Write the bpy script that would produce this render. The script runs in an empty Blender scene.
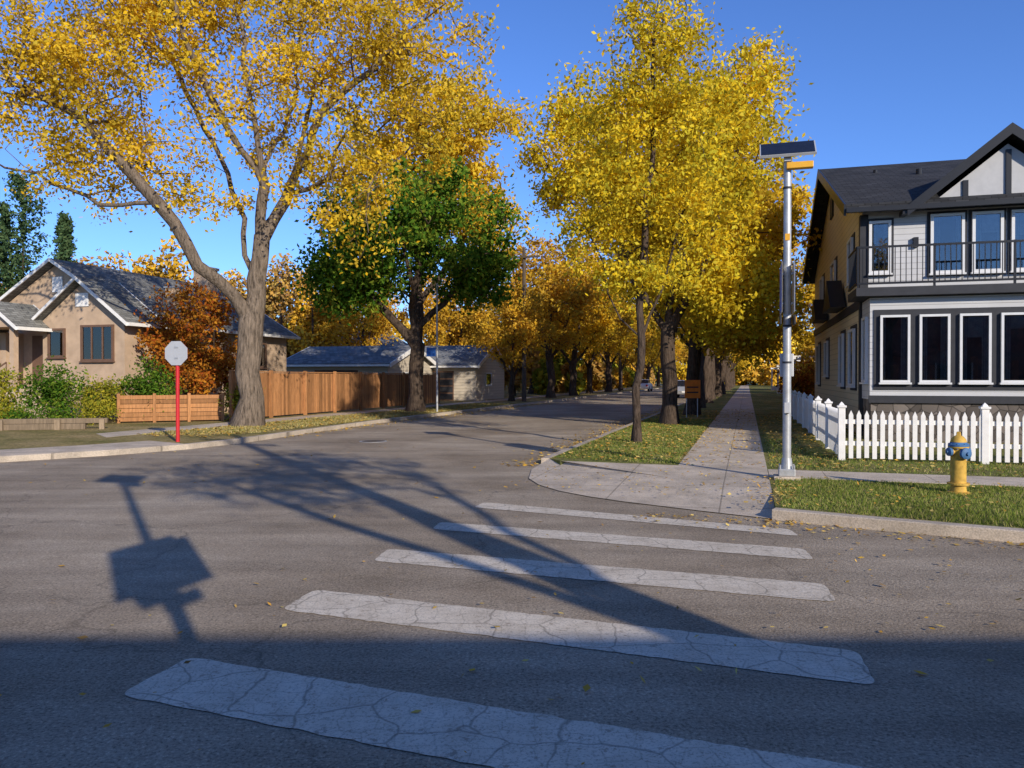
import bpy, math, random
import numpy as np
from mathutils import Vector, Matrix, noise as mnoise

random.seed(7)
A = math.radians(16.56)
SA, CA = math.sin(A), math.cos(A)
KH = 0.12   # kerb height

def P(t, s, z=0.0):
    return (t*CA + s*SA, -t*SA + s*CA, z)

scene = bpy.context.scene
coll = scene.collection

# ------------------------------------------------------------------ materials
def base_mat(name, rough=0.8, spec=0.3):
    m = bpy.data.materials.new(name); m.use_nodes = True
    nt = m.node_tree
    b = nt.nodes["Principled BSDF"]
    b.inputs["Roughness"].default_value = rough
    b.inputs["Specular IOR Level"].default_value = spec
    return m, nt, b

def coord(nt): return nt.nodes.new("ShaderNodeTexCoord").outputs["Object"]

def noise(nt, vec, scale, detail=4, rough=0.55):
    n = nt.nodes.new("ShaderNodeTexNoise")
    n.inputs["Scale"].default_value = scale
    n.inputs["Detail"].default_value = detail
    n.inputs["Roughness"].default_value = rough
    if vec is not None: nt.links.new(vec, n.inputs["Vector"])
    return n.outputs["Fac"]

def ramp(nt, fac, stops):
    r = nt.nodes.new("ShaderNodeValToRGB")
    el = r.color_ramp.elements
    while len(el) < len(stops): el.new(0.5)
    for e, (p, c) in zip(el, stops):
        e.position = p
        e.color = (c[0], c[1], c[2], 1) if not isinstance(c, (int, float)) else (c, c, c, 1)
    nt.links.new(fac, r.inputs["Fac"])
    return r.outputs["Color"]

def mix(nt, a, b, fac, mode='MIX'):
    m = nt.nodes.new("ShaderNodeMix"); m.data_type = 'RGBA'; m.blend_type = mode
    for sock, v in ((m.inputs[0], fac), (m.inputs[6], a), (m.inputs[7], b)):
        if isinstance(v, (int, float)): sock.default_value = v if sock.type == 'VALUE' else (v, v, v, 1)
        elif isinstance(v, tuple): sock.default_value = (v[0], v[1], v[2], 1)
        else: nt.links.new(v, sock)
    return m.outputs[2]

def math_n(nt, op, a, b=None):
    m = nt.nodes.new("ShaderNodeMath"); m.operation = op
    for i, v in enumerate((a, b)):
        if v is None: continue
        if isinstance(v, (int, float)): m.inputs[i].default_value = v
        else: nt.links.new(v, m.inputs[i])
    return m.outputs[0]

def bump(nt, b, height, strength=0.3, dist=0.01):
    n = nt.nodes.new("ShaderNodeBump")
    n.inputs["Strength"].default_value = strength
    n.inputs["Distance"].default_value = dist
    nt.links.new(height, n.inputs["Height"])
    nt.links.new(n.outputs["Normal"], b.inputs["Normal"])

def m_plain(name, c, rough=0.7, var=0.15, scale=6, metallic=0.0, spec=0.3, bmp=0.15):
    m, nt, b = base_mat(name, rough, spec)
    co = coord(nt)
    f = noise(nt, co, scale, 5)
    lo = tuple(x*(1-var) for x in c); hi = tuple(min(1, x*(1+var)) for x in c)
    nt.links.new(ramp(nt, f, [(0.3, lo), (0.7, hi)]), b.inputs["Base Color"])
    b.inputs["Metallic"].default_value = metallic
    if bmp: bump(nt, b, noise(nt, co, scale*12, 2), bmp, 0.005)
    return m

def m_siding(name, c, period=0.15, var=0.08):
    m, nt, b = base_mat(name, 0.65)
    co = coord(nt)
    sep = nt.nodes.new("ShaderNodeSeparateXYZ"); nt.links.new(co, sep.inputs[0])
    fr = math_n(nt, 'FRACT', math_n(nt, 'DIVIDE', sep.outputs[2], period))
    f = noise(nt, co, 1.7, 5)
    col = ramp(nt, f, [(0.3, tuple(x*(1-var) for x in c)), (0.7, c)])
    groove_shade = ramp(nt, fr, [(0.0, 0.35), (0.08, 0.9), (0.14, 1.0), (1.0, 1.0)])  # occlusion shade of the board laps, painted into the colour
    nt.links.new(mix(nt, col, groove_shade, 1.0, 'MULTIPLY'), b.inputs["Base Color"])
    bump(nt, b, math_n(nt, 'SUBTRACT', 1.0, fr), 0.7, 0.015)
    return m

def m_shingle(name, c, axis=0, zs=2.6):
    m, nt, b = base_mat(name, 0.9, 0.2)
    co = coord(nt)
    sep = nt.nodes.new("ShaderNodeSeparateXYZ"); nt.links.new(co, sep.inputs[0])
    com = nt.nodes.new("ShaderNodeCombineXYZ")
    nt.links.new(sep.outputs[axis], com.inputs[0])
    nt.links.new(math_n(nt, 'MULTIPLY', sep.outputs[2], zs), com.inputs[1])
    br = nt.nodes.new("ShaderNodeTexBrick"); nt.links.new(com.outputs[0], br.inputs["Vector"])
    br.inputs["Scale"].default_value = 1.0
    br.inputs["Brick Width"].default_value = 0.32; br.inputs["Row Height"].default_value = 0.16
    br.inputs["Mortar Size"].default_value = 0.012
    br.inputs["Color1"].default_value = (c[0]*0.7, c[1]*0.7, c[2]*0.7, 1)
    br.inputs["Color2"].default_value = (c[0]*1.25, c[1]*1.25, c[2]*1.25, 1)
    br.inputs["Mortar"].default_value = (c[0]*0.35, c[1]*0.35, c[2]*0.35, 1)
    f = noise(nt, co, 1.2, 5)
    nt.links.new(mix(nt, br.outputs["Color"], ramp(nt, f, [(0.3, 0.7), (0.7, 1.05)]), 1.0, 'MULTIPLY'), b.inputs["Base Color"])
    return m

def m_asphalt():
    m, nt, b = base_mat("asphalt", 0.92, 0.2)
    co = coord(nt)
    big = noise(nt, co, 0.35, 5, 0.62)
    mp = nt.nodes.new("ShaderNodeMapping"); mp.inputs["Rotation"].default_value = (0, 0, A); mp.inputs["Scale"].default_value = (0.35, 2.2, 1)
    nt.links.new(co, mp.inputs["Vector"])
    streak = noise(nt, mp.outputs[0], 0.9, 4, 0.6)
    fine = noise(nt, co, 55, 3, 0.85)
    col = ramp(nt, big, [(0.36, (0.265, 0.205, 0.140)), (0.5, (0.355, 0.282, 0.200)), (0.64, (0.43, 0.35, 0.255))])
    col = mix(nt, col, ramp(nt, streak, [(0.35, 0.80), (0.65, 1.08)]), 1.0, 'MULTIPLY')
    col = mix(nt, col, ramp(nt, fine, [(0.30, 0.25), (0.44, 0.82), (0.58, 1.12), (0.70, 1.8)]), 1.0, 'MULTIPLY')
    dis = nt.nodes.new("ShaderNodeVectorMath"); dis.operation = 'ADD'
    nn = nt.nodes.new("ShaderNodeTexNoise"); nn.inputs["Scale"].default_value = 1.3; nn.inputs["Detail"].default_value = 3
    nt.links.new(co, nn.inputs["Vector"])
    nt.links.new(co, dis.inputs[0]); nt.links.new(nn.outputs["Color"], dis.inputs[1])
    vo = nt.nodes.new("ShaderNodeTexVoronoi"); vo.feature = 'DISTANCE_TO_EDGE'; vo.inputs["Scale"].default_value = 0.26
    nt.links.new(dis.outputs[0], vo.inputs["Vector"])
    line = ramp(nt, vo.outputs["Distance"], [(0.0, 0.72), (0.003, 0.86), (0.005, 1.0)])
    nt.links.new(mix(nt, col, line, 1.0, 'MULTIPLY'), b.inputs["Base Color"])
    bump(nt, b, fine, 0.6, 0.014)
    return m

def m_stripe():
    m, nt, b = base_mat("stripe_paint", 0.85, 0.15)
    co = coord(nt)
    f = noise(nt, co, 3.2, 5, 0.7); fine = noise(nt, co, 70, 3, 0.75)
    col = ramp(nt, f, [(0.28, (0.52, 0.44, 0.335)), (0.5, (0.65, 0.56, 0.435)), (0.75, (0.74, 0.65, 0.52))])
    col = mix(nt, col, ramp(nt, fine, [(0.3, 0.5), (0.5, 1.0)]), 1.0, 'MULTIPLY')
    vo = nt.nodes.new("ShaderNodeTexVoronoi"); vo.feature = 'DISTANCE_TO_EDGE'; vo.inputs["Scale"].default_value = 6.5
    vo.inputs["Randomness"].default_value = 0.45
    nt.links.new(co, vo.inputs["Vector"])
    l1 = ramp(nt, vo.outputs["Distance"], [(0.0, 0.74), (0.03, 0.94), (0.05, 1.0)])
    # stamped scallop joints, slightly distorted
    dis = nt.nodes.new("ShaderNodeVectorMath"); dis.operation = 'ADD'
    nn = nt.nodes.new("ShaderNodeTexNoise"); nn.inputs["Scale"].default_value = 2.5; nn.inputs["Detail"].default_value = 2
    sc = nt.nodes.new("ShaderNodeVectorMath"); sc.operation = 'SCALE'; sc.inputs["Scale"].default_value = 0.25
    nt.links.new(co, nn.inputs["Vector"]); nt.links.new(nn.outputs["Color"], sc.inputs[0])
    nt.links.new(co, dis.inputs[0]); nt.links.new(sc.outputs[0], dis.inputs[1])
    v2 = nt.nodes.new("ShaderNodeTexVoronoi"); v2.feature = 'DISTANCE_TO_EDGE'; v2.inputs["Scale"].default_value = 2.4
    v2.inputs["Randomness"].default_value = 0.7
    nt.links.new(dis.outputs[0], v2.inputs["Vector"])
    l2 = ramp(nt, v2.outputs["Distance"], [(0.0, 0.45), (0.014, 0.72), (0.026, 1.0)])
    col = mix(nt, col, mix(nt, l1, l2, 1.0, 'MULTIPLY'), 0.85, 'MULTIPLY')
    wear = ramp(nt, noise(nt, co, 13, 5, 0.8), [(0.35, 0.0), (0.43, 1.0)])
    col = mix(nt, (0.34, 0.275, 0.205), col, wear)
    nt.links.new(col, b.inputs["Base Color"])
    bump(nt, b, fine, 0.3, 0.01)
    return m

def m_concrete(name="concrete", c=(0.68, 0.56, 0.42), joint=1.5):
    m, nt, b = base_mat(name, 0.9, 0.2)
    co = coord(nt)
    f = noise(nt, co, 1.4, 6, 0.7); fine = noise(nt, co, 60, 3, 0.7)
    col = ramp(nt, f, [(0.32, tuple(x*0.62 for x in c)), (0.62, c)])
    col = mix(nt, col, ramp(nt, fine, [(0.3, 0.60), (0.6, 1.05)]), 1.0, 'MULTIPLY')
    if joint:
        sep = nt.nodes.new("ShaderNodeSeparateXYZ"); nt.links.new(co, sep.inputs[0])
        for ax in (0, 1):
            fr = math_n(nt, 'FRACT', math_n(nt, 'DIVIDE', math_n(nt, 'ADD', sep.outputs[ax], 300.33), joint))
            col = mix(nt, col, ramp(nt, fr, [(0.0, 0.5), (0.010, 0.6), (0.016, 1.0)]), 1.0, 'MULTIPLY')
    nt.links.new(col, b.inputs["Base Color"])
    bump(nt, b, fine, 0.35, 0.006)
    return m

def m_grass(name, cs):
    m, nt, b = base_mat(name, 0.95, 0.1)
    co = coord(nt)
    f = noise(nt, co, 0.6, 5, 0.65); f2 = noise(nt, co, 14, 4, 0.75)
    col = ramp(nt, f, [(0.32, cs[0]), (0.5, cs[1]), (0.66, cs[2])])
    col = mix(nt, col, ramp(nt, f2, [(0.3, 0.45), (0.5, 1.0), (0.7, 1.6)]), 1.0, 'MULTIPLY')
    nt.links.new(col, b.inputs["Base Color"])
    bump(nt, b, f2, 0.9, 0.05)
    return m

def m_leaf(name, cols, trans=0.35, scale=0.35, lo=0.7, patch=None):
    m = bpy.data.materials.new(name); m.use_nodes = True
    nt = m.node_tree; nt.nodes.clear()
    out = nt.nodes.new("ShaderNodeOutputMaterial")
    geo = nt.nodes.new("ShaderNodeNewGeometry")
    n = len(cols)
    rnd = geo.outputs["Random Per Island"]
    c1 = ramp(nt, rnd, [(i/(n-1), c) for i, c in enumerate(cols)])
    f = noise(nt, coord(nt), scale, 2)
    if patch:
        f2 = math_n(nt, 'ADD', noise(nt, coord(nt), scale*1.7, 2), math_n(nt, 'MULTIPLY', rnd, 0.16))
        c1 = mix(nt, c1, patch, ramp(nt, f2, [(0.60, 0.0), (0.76, 0.7)]))
    c = mix(nt, c1, ramp(nt, f, [(0.32, lo), (0.6, 1.08)]), 1.0, 'MULTIPLY')
    d = nt.nodes.new("ShaderNodeBsdfDiffuse"); nt.links.new(c, d.inputs["Color"])
    if trans > 0:
        t = nt.nodes.new("ShaderNodeBsdfTranslucent"); nt.links.new(c, t.inputs["Color"])
        mx = nt.nodes.new("ShaderNodeMixShader"); mx.inputs[0].default_value = trans
        nt.links.new(d.outputs[0], mx.inputs[1]); nt.links.new(t.outputs[0], mx.inputs[2])
        nt.links.new(mx.outputs[0], out.inputs["Surface"])
    else:
        nt.links.new(d.outputs[0], out.inputs["Surface"])
    return m

def m_bark(name, c):
    m, nt, b = base_mat(name, 0.95, 0.1)
    co = coord(nt)
    mp = nt.nodes.new("ShaderNodeMapping"); mp.inputs["Scale"].default_value = (9, 9, 1.6)
    nt.links.new(co, mp.inputs["Vector"])
    f = noise(nt, mp.outputs[0], 1.6, 5, 0.7)
    nt.links.new(ramp(nt, f, [(0.32, tuple(x*0.3 for x in c)), (0.5, c), (0.68, tuple(x*1.5 for x in c))]), b.inputs["Base Color"])
    bump(nt, b, f, 1.0, 0.08)
    return m

def m_glass():
    m = bpy.data.materials.new("window_glass"); m.use_nodes = True
    nt = m.node_tree; nt.nodes.clear()
    out = nt.nodes.new("ShaderNodeOutputMaterial")
    tr = nt.nodes.new("ShaderNodeBsdfTransparent"); tr.inputs[0].default_value = (0.74, 0.77, 0.78, 1)
    gl = nt.nodes.new("ShaderNodeBsdfGlossy"); gl.inputs["Roughness"].default_value = 0.02
    fr = nt.nodes.new("ShaderNodeFresnel"); fr.inputs[0].default_value = 1.55
    fac = math_n(nt, 'ADD', fr.outputs[0], 0.08)
    mx = nt.nodes.new("ShaderNodeMixShader")
    nt.links.new(fac, mx.inputs[0]); nt.links.new(tr.outputs[0], mx.inputs[1]); nt.links.new(gl.outputs[0], mx.inputs[2])
    nt.links.new(mx.outputs[0], out.inputs["Surface"])
    return m

def m_wood(name, c):
    m, nt, b = base_mat(name, 0.8, 0.2)
    co = coord(nt)
    geo = nt.nodes.new("ShaderNodeNewGeometry")
    mp = nt.nodes.new("ShaderNodeMapping"); mp.inputs["Scale"].default_value = (6, 6, 0.8)
    nt.links.new(co, mp.inputs["Vector"])
    f = noise(nt, mp.outputs[0], 3, 5, 0.7)
    col = ramp(nt, f, [(0.3, tuple(x*0.6 for x in c)), (0.7, tuple(x*1.2 for x in c))])
    col = mix(nt, col, ramp(nt, geo.outputs["Random Per Island"], [(0, 0.55), (1, 1.15)]), 1.0, 'MULTIPLY')
    nt.links.new(col, b.inputs["Base Color"])
    return m

def m_stone(name, c):
    m, nt, b = base_mat(name, 0.9, 0.2)
    co = coord(nt)
    vo = nt.nodes.new("ShaderNodeTexVoronoi"); vo.inputs["Scale"].default_value = 4; nt.links.new(co, vo.inputs["Vector"])
    ve = nt.nodes.new("ShaderNodeTexVoronoi"); ve.feature = 'DISTANCE_TO_EDGE'; ve.inputs["Scale"].default_value = 4; nt.links.new(co, ve.inputs["Vector"])
    sp = nt.nodes.new("ShaderNodeSeparateColor"); nt.links.new(vo.outputs["Color"], sp.inputs[0])
    col = ramp(nt, sp.outputs[0], [(0, tuple(x*0.5 for x in c)), (1, tuple(x*1.3 for x in c))])
    col = mix(nt, col, ramp(nt, ve.outputs["Distance"], [(0, 0.3), (0.06, 1.0)]), 1.0, 'MULTIPLY')
    nt.links.new(col, b.inputs["Base Color"])
    bump(nt, b, ve.outputs["Distance"], 0.6, 0.03)
    return m

M = {}
M['asphalt'] = m_asphalt(); M['stripe'] = m_stripe(); M['concrete'] = m_concrete()
M['kerb'] = m_concrete("kerb_concrete", (0.58, 0.48, 0.365), 3.0)
M['grass'] = m_grass("grass_ground", [(0.11, 0.13, 0.03), (0.18, 0.18, 0.05), (0.30, 0.23, 0.09)])
M['grassd'] = m_grass("dry_grass_ground", [(0.15, 0.145, 0.04), (0.28, 0.22, 0.085), (0.38, 0.28, 0.13)])
M['blade'] = m_leaf("grass_blade", [(0.13, 0.19, 0.03), (0.20, 0.26, 0.04), (0.30, 0.33, 0.08), (0.46, 0.38, 0.16)], 0.3, 0.8)
M['bladed'] = m_leaf("dry_grass_blade", [(0.16, 0.18, 0.04), (0.32, 0.28, 0.08), (0.46, 0.37, 0.15), (0.52, 0.42, 0.2)], 0.2, 0.8)
Y1 = [(0.72, 0.46, 0.015), (0.90, 0.63, 0.03), (0.84, 0.63, 0.04), (0.62, 0.52, 0.04), (0.94, 0.70, 0.08)]
Y2 = [(0.72, 0.42, 0.015), (0.90, 0.59, 0.03), (0.80, 0.55, 0.05), (0.58, 0.36, 0.03), (0.92, 0.67, 0.08)]
OR = [(0.62, 0.31, 0.025), (0.82, 0.48, 0.035), (0.66, 0.41, 0.06), (0.46, 0.24, 0.035)]
GR = [(0.04, 0.10, 0.012), (0.08, 0.18, 0.02), (0.13, 0.24, 0.025), (0.22, 0.28, 0.03)]
OL = [(0.14, 0.18, 0.02), (0.30, 0.30, 0.03), (0.55, 0.45, 0.04), (0.20, 0.20, 0.03)]
M['yellow'] = m_leaf("yellow_leaves", Y1, 0.42, 0.5, 0.62, (0.55, 0.50, 0.04))
M['yellow2'] = m_leaf("golden_leaves", Y2, 0.42, 0.5, 0.66, (0.66, 0.52, 0.05))
M['green'] = m_leaf("green_leaves", GR, 0.35, 0.5, 0.7, (0.34, 0.36, 0.04))
M['olive'] = m_leaf("olive_leaves", OL, 0.3)
M['orange'] = m_leaf("orange_leaves", OR, 0.35, 0.4, 0.65, (0.84, 0.58, 0.05))
M['far_or'] = m_leaf("far_orange_leaves", OR, 0.0, 0.1); M['far_ye'] = m_leaf("far_yellow_leaves", Y2, 0.0, 0.1); M['far_ol'] = m_leaf("far_olive_leaves", OL, 0.0, 0.1)
M['far_br'] = m_leaf("far_brown_leaves", [(0.34, 0.17, 0.05), (0.50, 0.28, 0.06), (0.26, 0.16, 0.06), (0.55, 0.36, 0.08)], 0.0, 0.1)
M['conifer'] = m_leaf("conifer_needles", [(0.03, 0.065, 0.03), (0.06, 0.10, 0.04), (0.09, 0.13, 0.05)], 0.0)
M['redleaf'] = m_leaf("red_leaves", [(0.30, 0.06, 0.015), (0.48, 0.15, 0.02), (0.58, 0.27, 0.03), (0.2, 0.08, 0.02)], 0.3)
M['fallen'] = m_leaf("fallen_leaf", [(0.66, 0.40, 0.06), (0.50, 0.26, 0.05), (0.74, 0.55, 0.16), (0.30, 0.16, 0.06)], 0.0)
M['bark'] = m_bark("bark_grey", (0.19, 0.145, 0.105)); M['bark_d'] = m_bark("bark_dark", (0.085, 0.06, 0.043))
M['white'] = m_plain("white_paint", (0.78, 0.75, 0.70), 0.5, 0.08)
M['wframe'] = m_plain("window_frame", (0.64, 0.63, 0.61), 0.4, 0.04)
M['sidg'] = m_siding("grey_siding", (0.52, 0.51, 0.50)); M['sidy'] = m_siding("cream_siding", (0.68, 0.55, 0.33), 0.18)
M['char'] = m_plain("charcoal_trim", (0.030, 0.030, 0.034), 0.6, 0.15)
M['black'] = m_plain("black_metal", (0.015, 0.015, 0.017), 0.4, 0.1)
M['panel'] = m_plain("gable_panel", (0.44, 0.43, 0.42), 0.7, 0.06)
M['shx'] = m_shingle("black_shingles", (0.045, 0.045, 0.048), 0); M['shy'] = m_shingle("black_shingles_y", (0.045, 0.045, 0.048), 1)
M['shg'] = m_shingle("grey_shingles", (0.25, 0.245, 0.22), 1, 2.0)
M['shgx'] = m_shingle("grey_shingles_x", (0.23, 0.235, 0.235), 0, 2.0)
M['stucco'] = m_plain("tan_stucco", (0.47, 0.335, 0.225), 0.95, 0.16, 2.2, bmp=0.5)
M['cream'] = m_siding("cream_boards", (0.54, 0.46, 0.35), 0.2)
M['brownf'] = m_plain("brown_frame", (0.15, 0.085, 0.055), 0.6)
M['glass'] = m_glass()
M['dark'] = m_plain("dark_interior", (0.075, 0.072, 0.068), 0.9, 0.6, 1.6, bmp=0)
M['curtain'] = m_plain("curtain", (0.36, 0.35, 0.33), 0.9, 0.25, 9)
M['curtain_r'] = m_plain("curtain_red", (0.25, 0.09, 0.05), 0.9, 0.2, 9)
M['stone'] = m_stone("dark_stone", (0.15, 0.125, 0.105))
M['cedar'] = m_wood("cedar_boards", (0.44, 0.205, 0.08)); M['timber'] = m_wood("grey_timber", (0.30, 0.22, 0.14))
M['galv'] = m_plain("galvanised_steel", (0.44, 0.44, 0.43), 0.5, 0.16, 10, metallic=0.5)
M['alu'] = m_plain("sign_back_aluminium", (0.50, 0.50, 0.49), 0.5, 0.06, 5, metallic=0.3)
M['redp'] = m_plain("red_paint", (0.52, 0.02, 0.025), 0.45, 0.1)
M['hyd_y'] = m_plain("hydrant_yellow", (0.56, 0.34, 0.06), 0.6, 0.28, 14)
M['hyd_b'] = m_plain("hydrant_blue", (0.06, 0.15, 0.30), 0.55, 0.2, 14)
M['amber'] = m_plain("amber_plastic", (0.72, 0.36, 0.03), 0.4, 0.08)
M['solar'] = m_plain("solar_cells", (0.012, 0.014, 0.022), 0.25, 0.2, 8, spec=0.5)
M['brick'] = m_stone("red_brick", (0.26, 0.09, 0.06))
M['pole'] = m_wood("pole_wood", (0.12, 0.09, 0.065))
M['carp'] = m_plain("car_paint_silver", (0.45, 0.46, 0.48), 0.25, 0.03, 3, metallic=0.5, spec=0.6, bmp=0)
M['rubber'] = m_plain("rubber", (0.02, 0.02, 0.02), 0.85)
M['bluesign'] = m_plain("blue_sign", (0.03, 0.12, 0.4), 0.5)
M['orsign'] = m_plain("orange_sign", (0.75, 0.2, 0.02), 0.5)

# ------------------------------------------------------------------ mesh helpers
def mk(name, verts, faces, mats, rot=0.0, loc=(0, 0, 0), smooth=False, midx=None, parent=None, recalc=False):
    me = bpy.data.meshes.new(name)
    if isinstance(verts, np.ndarray): verts = verts.tolist()
    if isinstance(faces, np.ndarray): faces = faces.tolist()
    me.from_pydata(verts, [], faces)
    for m in (mats if isinstance(mats, (list, tuple)) else [mats]): me.materials.append(m)
    if midx is not None: me.polygons.foreach_set("material_index", np.asarray(midx, dtype=np.int32))
    if smooth: me.polygons.foreach_set("use_smooth", np.ones(len(me.polygons), dtype=bool))
    if recalc:
        import bmesh
        bm = bmesh.new(); bm.from_mesh(me); bmesh.ops.recalc_face_normals(bm, faces=bm.faces); bm.to_mesh(me); bm.free()
    me.update()
    ob = bpy.data.objects.new(name, me); coll.objects.link(ob)
    ob.location = loc; ob.rotation_euler = (0, 0, rot)
    if parent: ob.parent = parent
    return ob

class Grp:
    """one real-world object: an Empty with part meshes"""
    def __init__(self, name, loc, rot=0.0):
        self.e = bpy.data.objects.new(name, None); coll.objects.link(self.e)
        self.e.location = loc; self.e.rotation_euler = (0, 0, rot); self.e.empty_display_size = 0.3
        self.parts = {}
    def _p(self, part, mat):
        return self.parts.setdefault(part, dict(v=[], f=[], m=mat, bev=0, sm=False))
    def box(self, part, mat, x0, x1, y0, y1, z0, z1, bev=0):
        p = self._p(part, mat); n = len(p['v']); p['bev'] = max(p['bev'], bev)
        p['v'] += [(x0,y0,z0),(x1,y0,z0),(x1,y1,z0),(x0,y1,z0),(x0,y0,z1),(x1,y0,z1),(x1,y1,z1),(x0,y1,z1)]
        p['f'] += [tuple(n+i for i in q) for q in ((0,3,2,1),(4,5,6,7),(0,1,5,4),(1,2,6,5),(2,3,7,6),(3,0,4,7))]
    def prism(self, part, mat, prof, a0, a1, axis='x', bev=0):
        """profile [(p,z)] extruded along axis between a0 and a1"""
        p = self._p(part, mat); n = len(p['v']); k = len(prof); p['bev'] = max(p['bev'], bev)
        for a in (a0, a1):
            for (q, z) in prof:
                p['v'].append((a, q, z) if axis == 'x' else (q, a, z))
        p['f'].append(tuple(range(n, n+k))); p['f'].append(tuple(range(n+2*k-1, n+k-1, -1)))
        for i in range(k):
            j = (i+1) % k
            p['f'].append((n+i, n+j, n+k+j, n+k+i))
    def tube(self, part, mat, a, b, r0, r1=None, seg=12):
        p = self._p(part, mat); r1 = r0 if r1 is None else r1; n = len(p['v'])
        a = Vector(a); b = Vector(b); d = (b-a).normalized()
        u = d.orthogonal().normalized(); w = d.cross(u)
        for c, r in ((a, r0), (b, r1)):
            for i in range(seg):
                th = 2*math.pi*i/seg
                p['v'].append(tuple(c + u*math.cos(th)*r + w*math.sin(th)*r))
        p['f'].append(tuple(range(n, n+seg))); p['f'].append(tuple(range(n+2*seg-1, n+seg-1, -1)))
        for i in range(seg):
            j = (i+1) % seg
            p['f'].append((n+i, n+j, n+seg+j, n+seg+i))
    def lathe(self, part, mat, prof, seg=20, o=(0, 0, 0), d=(0, 0, 1)):
        p = self._p(part, mat); n = len(p['v']); d = Vector(d).normalized(); o = Vector(o)
        u = d.orthogonal().normalized(); w = d.cross(u)
        for (r, h) in prof:
            for i in range(seg):
                th = 2*math.pi*i/seg
                p['v'].append(tuple(o + d*h + u*math.cos(th)*r + w*math.sin(th)*r))
        for k in range(len(prof)-1):
            for i in range(seg):
                j = (i+1) % seg
                p['f'].append((n+k*seg+i, n+k*seg+j, n+(k+1)*seg+j, n+(k+1)*seg+i))
        p['f'].append(tuple(range(n, n+seg))); p['f'].append(tuple(n+(len(prof)-1)*seg+i for i in range(seg)))
    def done(self):
        for name, p in self.parts.items():
            ob = mk(name, p['v'], p['f'], p['m'], parent=self.e, recalc=True)
            if p['bev']:
                b = ob.modifiers.new("bevel", 'BEVEL'); b.width = p['bev']; b.segments = 2; b.limit_method = 'ANGLE'
        return self.e

def gable_roof(G, mat, trim, axis, a0, a1, e0, e1, ze, zr, th=0.16, part='roof', fd=.10):
    mid = (e0+e1)/2
    G.prism(part, mat, [(e0, ze), (mid, zr), (mid, zr+th), (e0, ze+th)], a0, a1, axis)
    G.prism(part, mat, [(e1, ze), (e1, ze+th), (mid, zr+th), (mid, zr)], a0, a1, axis)
    if trim:
        for (b0, b1) in ((a0-0.05, a0-0.003), (a1+0.003, a1+0.05)):
            G.prism(part+'_rake', trim, [(e0-.02, ze-fd), (mid, zr-fd), (mid, zr+th+.01), (e0-.02, ze+th+.01)], b0, b1, axis)
            G.prism(part+'_rake', trim, [(e1+.02, ze-fd), (e1+.02, ze+th+.01), (mid+.001, zr+th+.01), (mid+.001, zr-fd)], b0, b1, axis)
        for (q0, q1) in ((e0-.12, e0-.003), (e1+.003, e1+.12)):
            if axis == 'x': G.box(part+'_gutter', trim, a0, a1, q0, q1, ze-.03, ze+.09)
            else: G.box(part+'_gutter', trim, q0, q1, a0, a1, ze-.03, ze+.09)

def window(G, side, pos, u0, u1, z0, z1, fmat, fw=0.07, curtain='curtain', mull=0, pre='window'):
    def bx(part, mat, ua, ub, n0, n1, za, zb):
        if side == 'F': G.box(part, mat, ua, ub, pos-n1, pos-n0, za, zb)
        elif side == 'L': G.box(part, mat, pos-n1, pos-n0, ua, ub, za, zb)
        else: G.box(part, mat, pos+n0, pos+n1, ua, ub, za, zb)
    bx(pre+'_backing', M['dark'], u0+.01, u1-.01, 0.003, 0.012, z0+.01, z1-.01)
    w = u1-u0
    if curtain:
        cw = w*random.uniform(.10, .26); cr = w*random.uniform(.08, .22)
        # narrow folds so the cloth does not read as one flat sheet
        for (c0, c1) in ((u0+fw, u0+fw+cw), (u1-fw-cr, u1-fw)):
            nf = max(2, int((c1-c0)/.035)); 
            for q in range(nf):
                a_ = c0+(c1-c0)*q/nf; bx(pre+'_curtains', M[curtain], a_, a_+(c1-c0)/nf*.8, .014, .018+.006*(q % 2), z0+fw, z1-fw)
        if random.random() < .6:
            bx(pre+'_curtains', M[curtain], u0+fw+cw+.002, u1-fw-cr-.002, .015, .022, z1-fw-(z1-z0)*random.uniform(.12, .4), z1-fw)
        bx(pre+'_interior', M['brownf'], u0+w*.35, u0+w*random.uniform(.5, .65), .013, .014, z0+fw, z0+(z1-z0)*random.uniform(.2, .4))
    bx(pre+'_glass', M['glass'], u0+.02, u1-.02, .030, .036, z0+.02, z1-.02)
    bx(pre+'_frames', fmat, u0, u0+fw, .003, .08, z0, z1)
    bx(pre+'_frames', fmat, u1-fw, u1, .003, .08, z0, z1)
    bx(pre+'_frames', fmat, u0+fw, u1-fw, .003, .078, z1-fw, z1)
    bx(pre+'_frames', fmat, u0+fw, u1-fw, .003, .078, z0, z0+fw)
    bx(pre+'_frames', fmat, u0-.03, u1+.03, .003, .12, z0-.045, z0-.002)
    for i in range(mull):
        c = u0 + w*(i+1)/(mull+1)
        bx(pre+'_frames', fmat, c-.025, c+.025, .038, .07, z0+fw, z1-fw)

# ------------------------------------------------------------------ ground / roads
mk("ground", [(-900,-900,0),(900,-900,0),(900,900,0),(-900,900,0)], [(0,1,2,3)], M['grass'])
mk("road", [(-90,-6.7,.004),(90,-6.7,.004),(120,240,.004),(-60,240,.004)], [(0,1,2,3)], M['asphalt'])

def slab(name, pts, z, mat, ts=True, z0=0.0):
    n = len(pts)
    v = [(a, b, z0) for a, b in pts] + [(a, b, z) for a, b in pts]
    f = [tuple(range(n, 2*n))] + [(i, (i+1) % n, n+(i+1) % n, n+i) for i in range(n)]
    return mk(name, v, f, mat, rot=-A if ts else 0, recalc=True)

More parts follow.
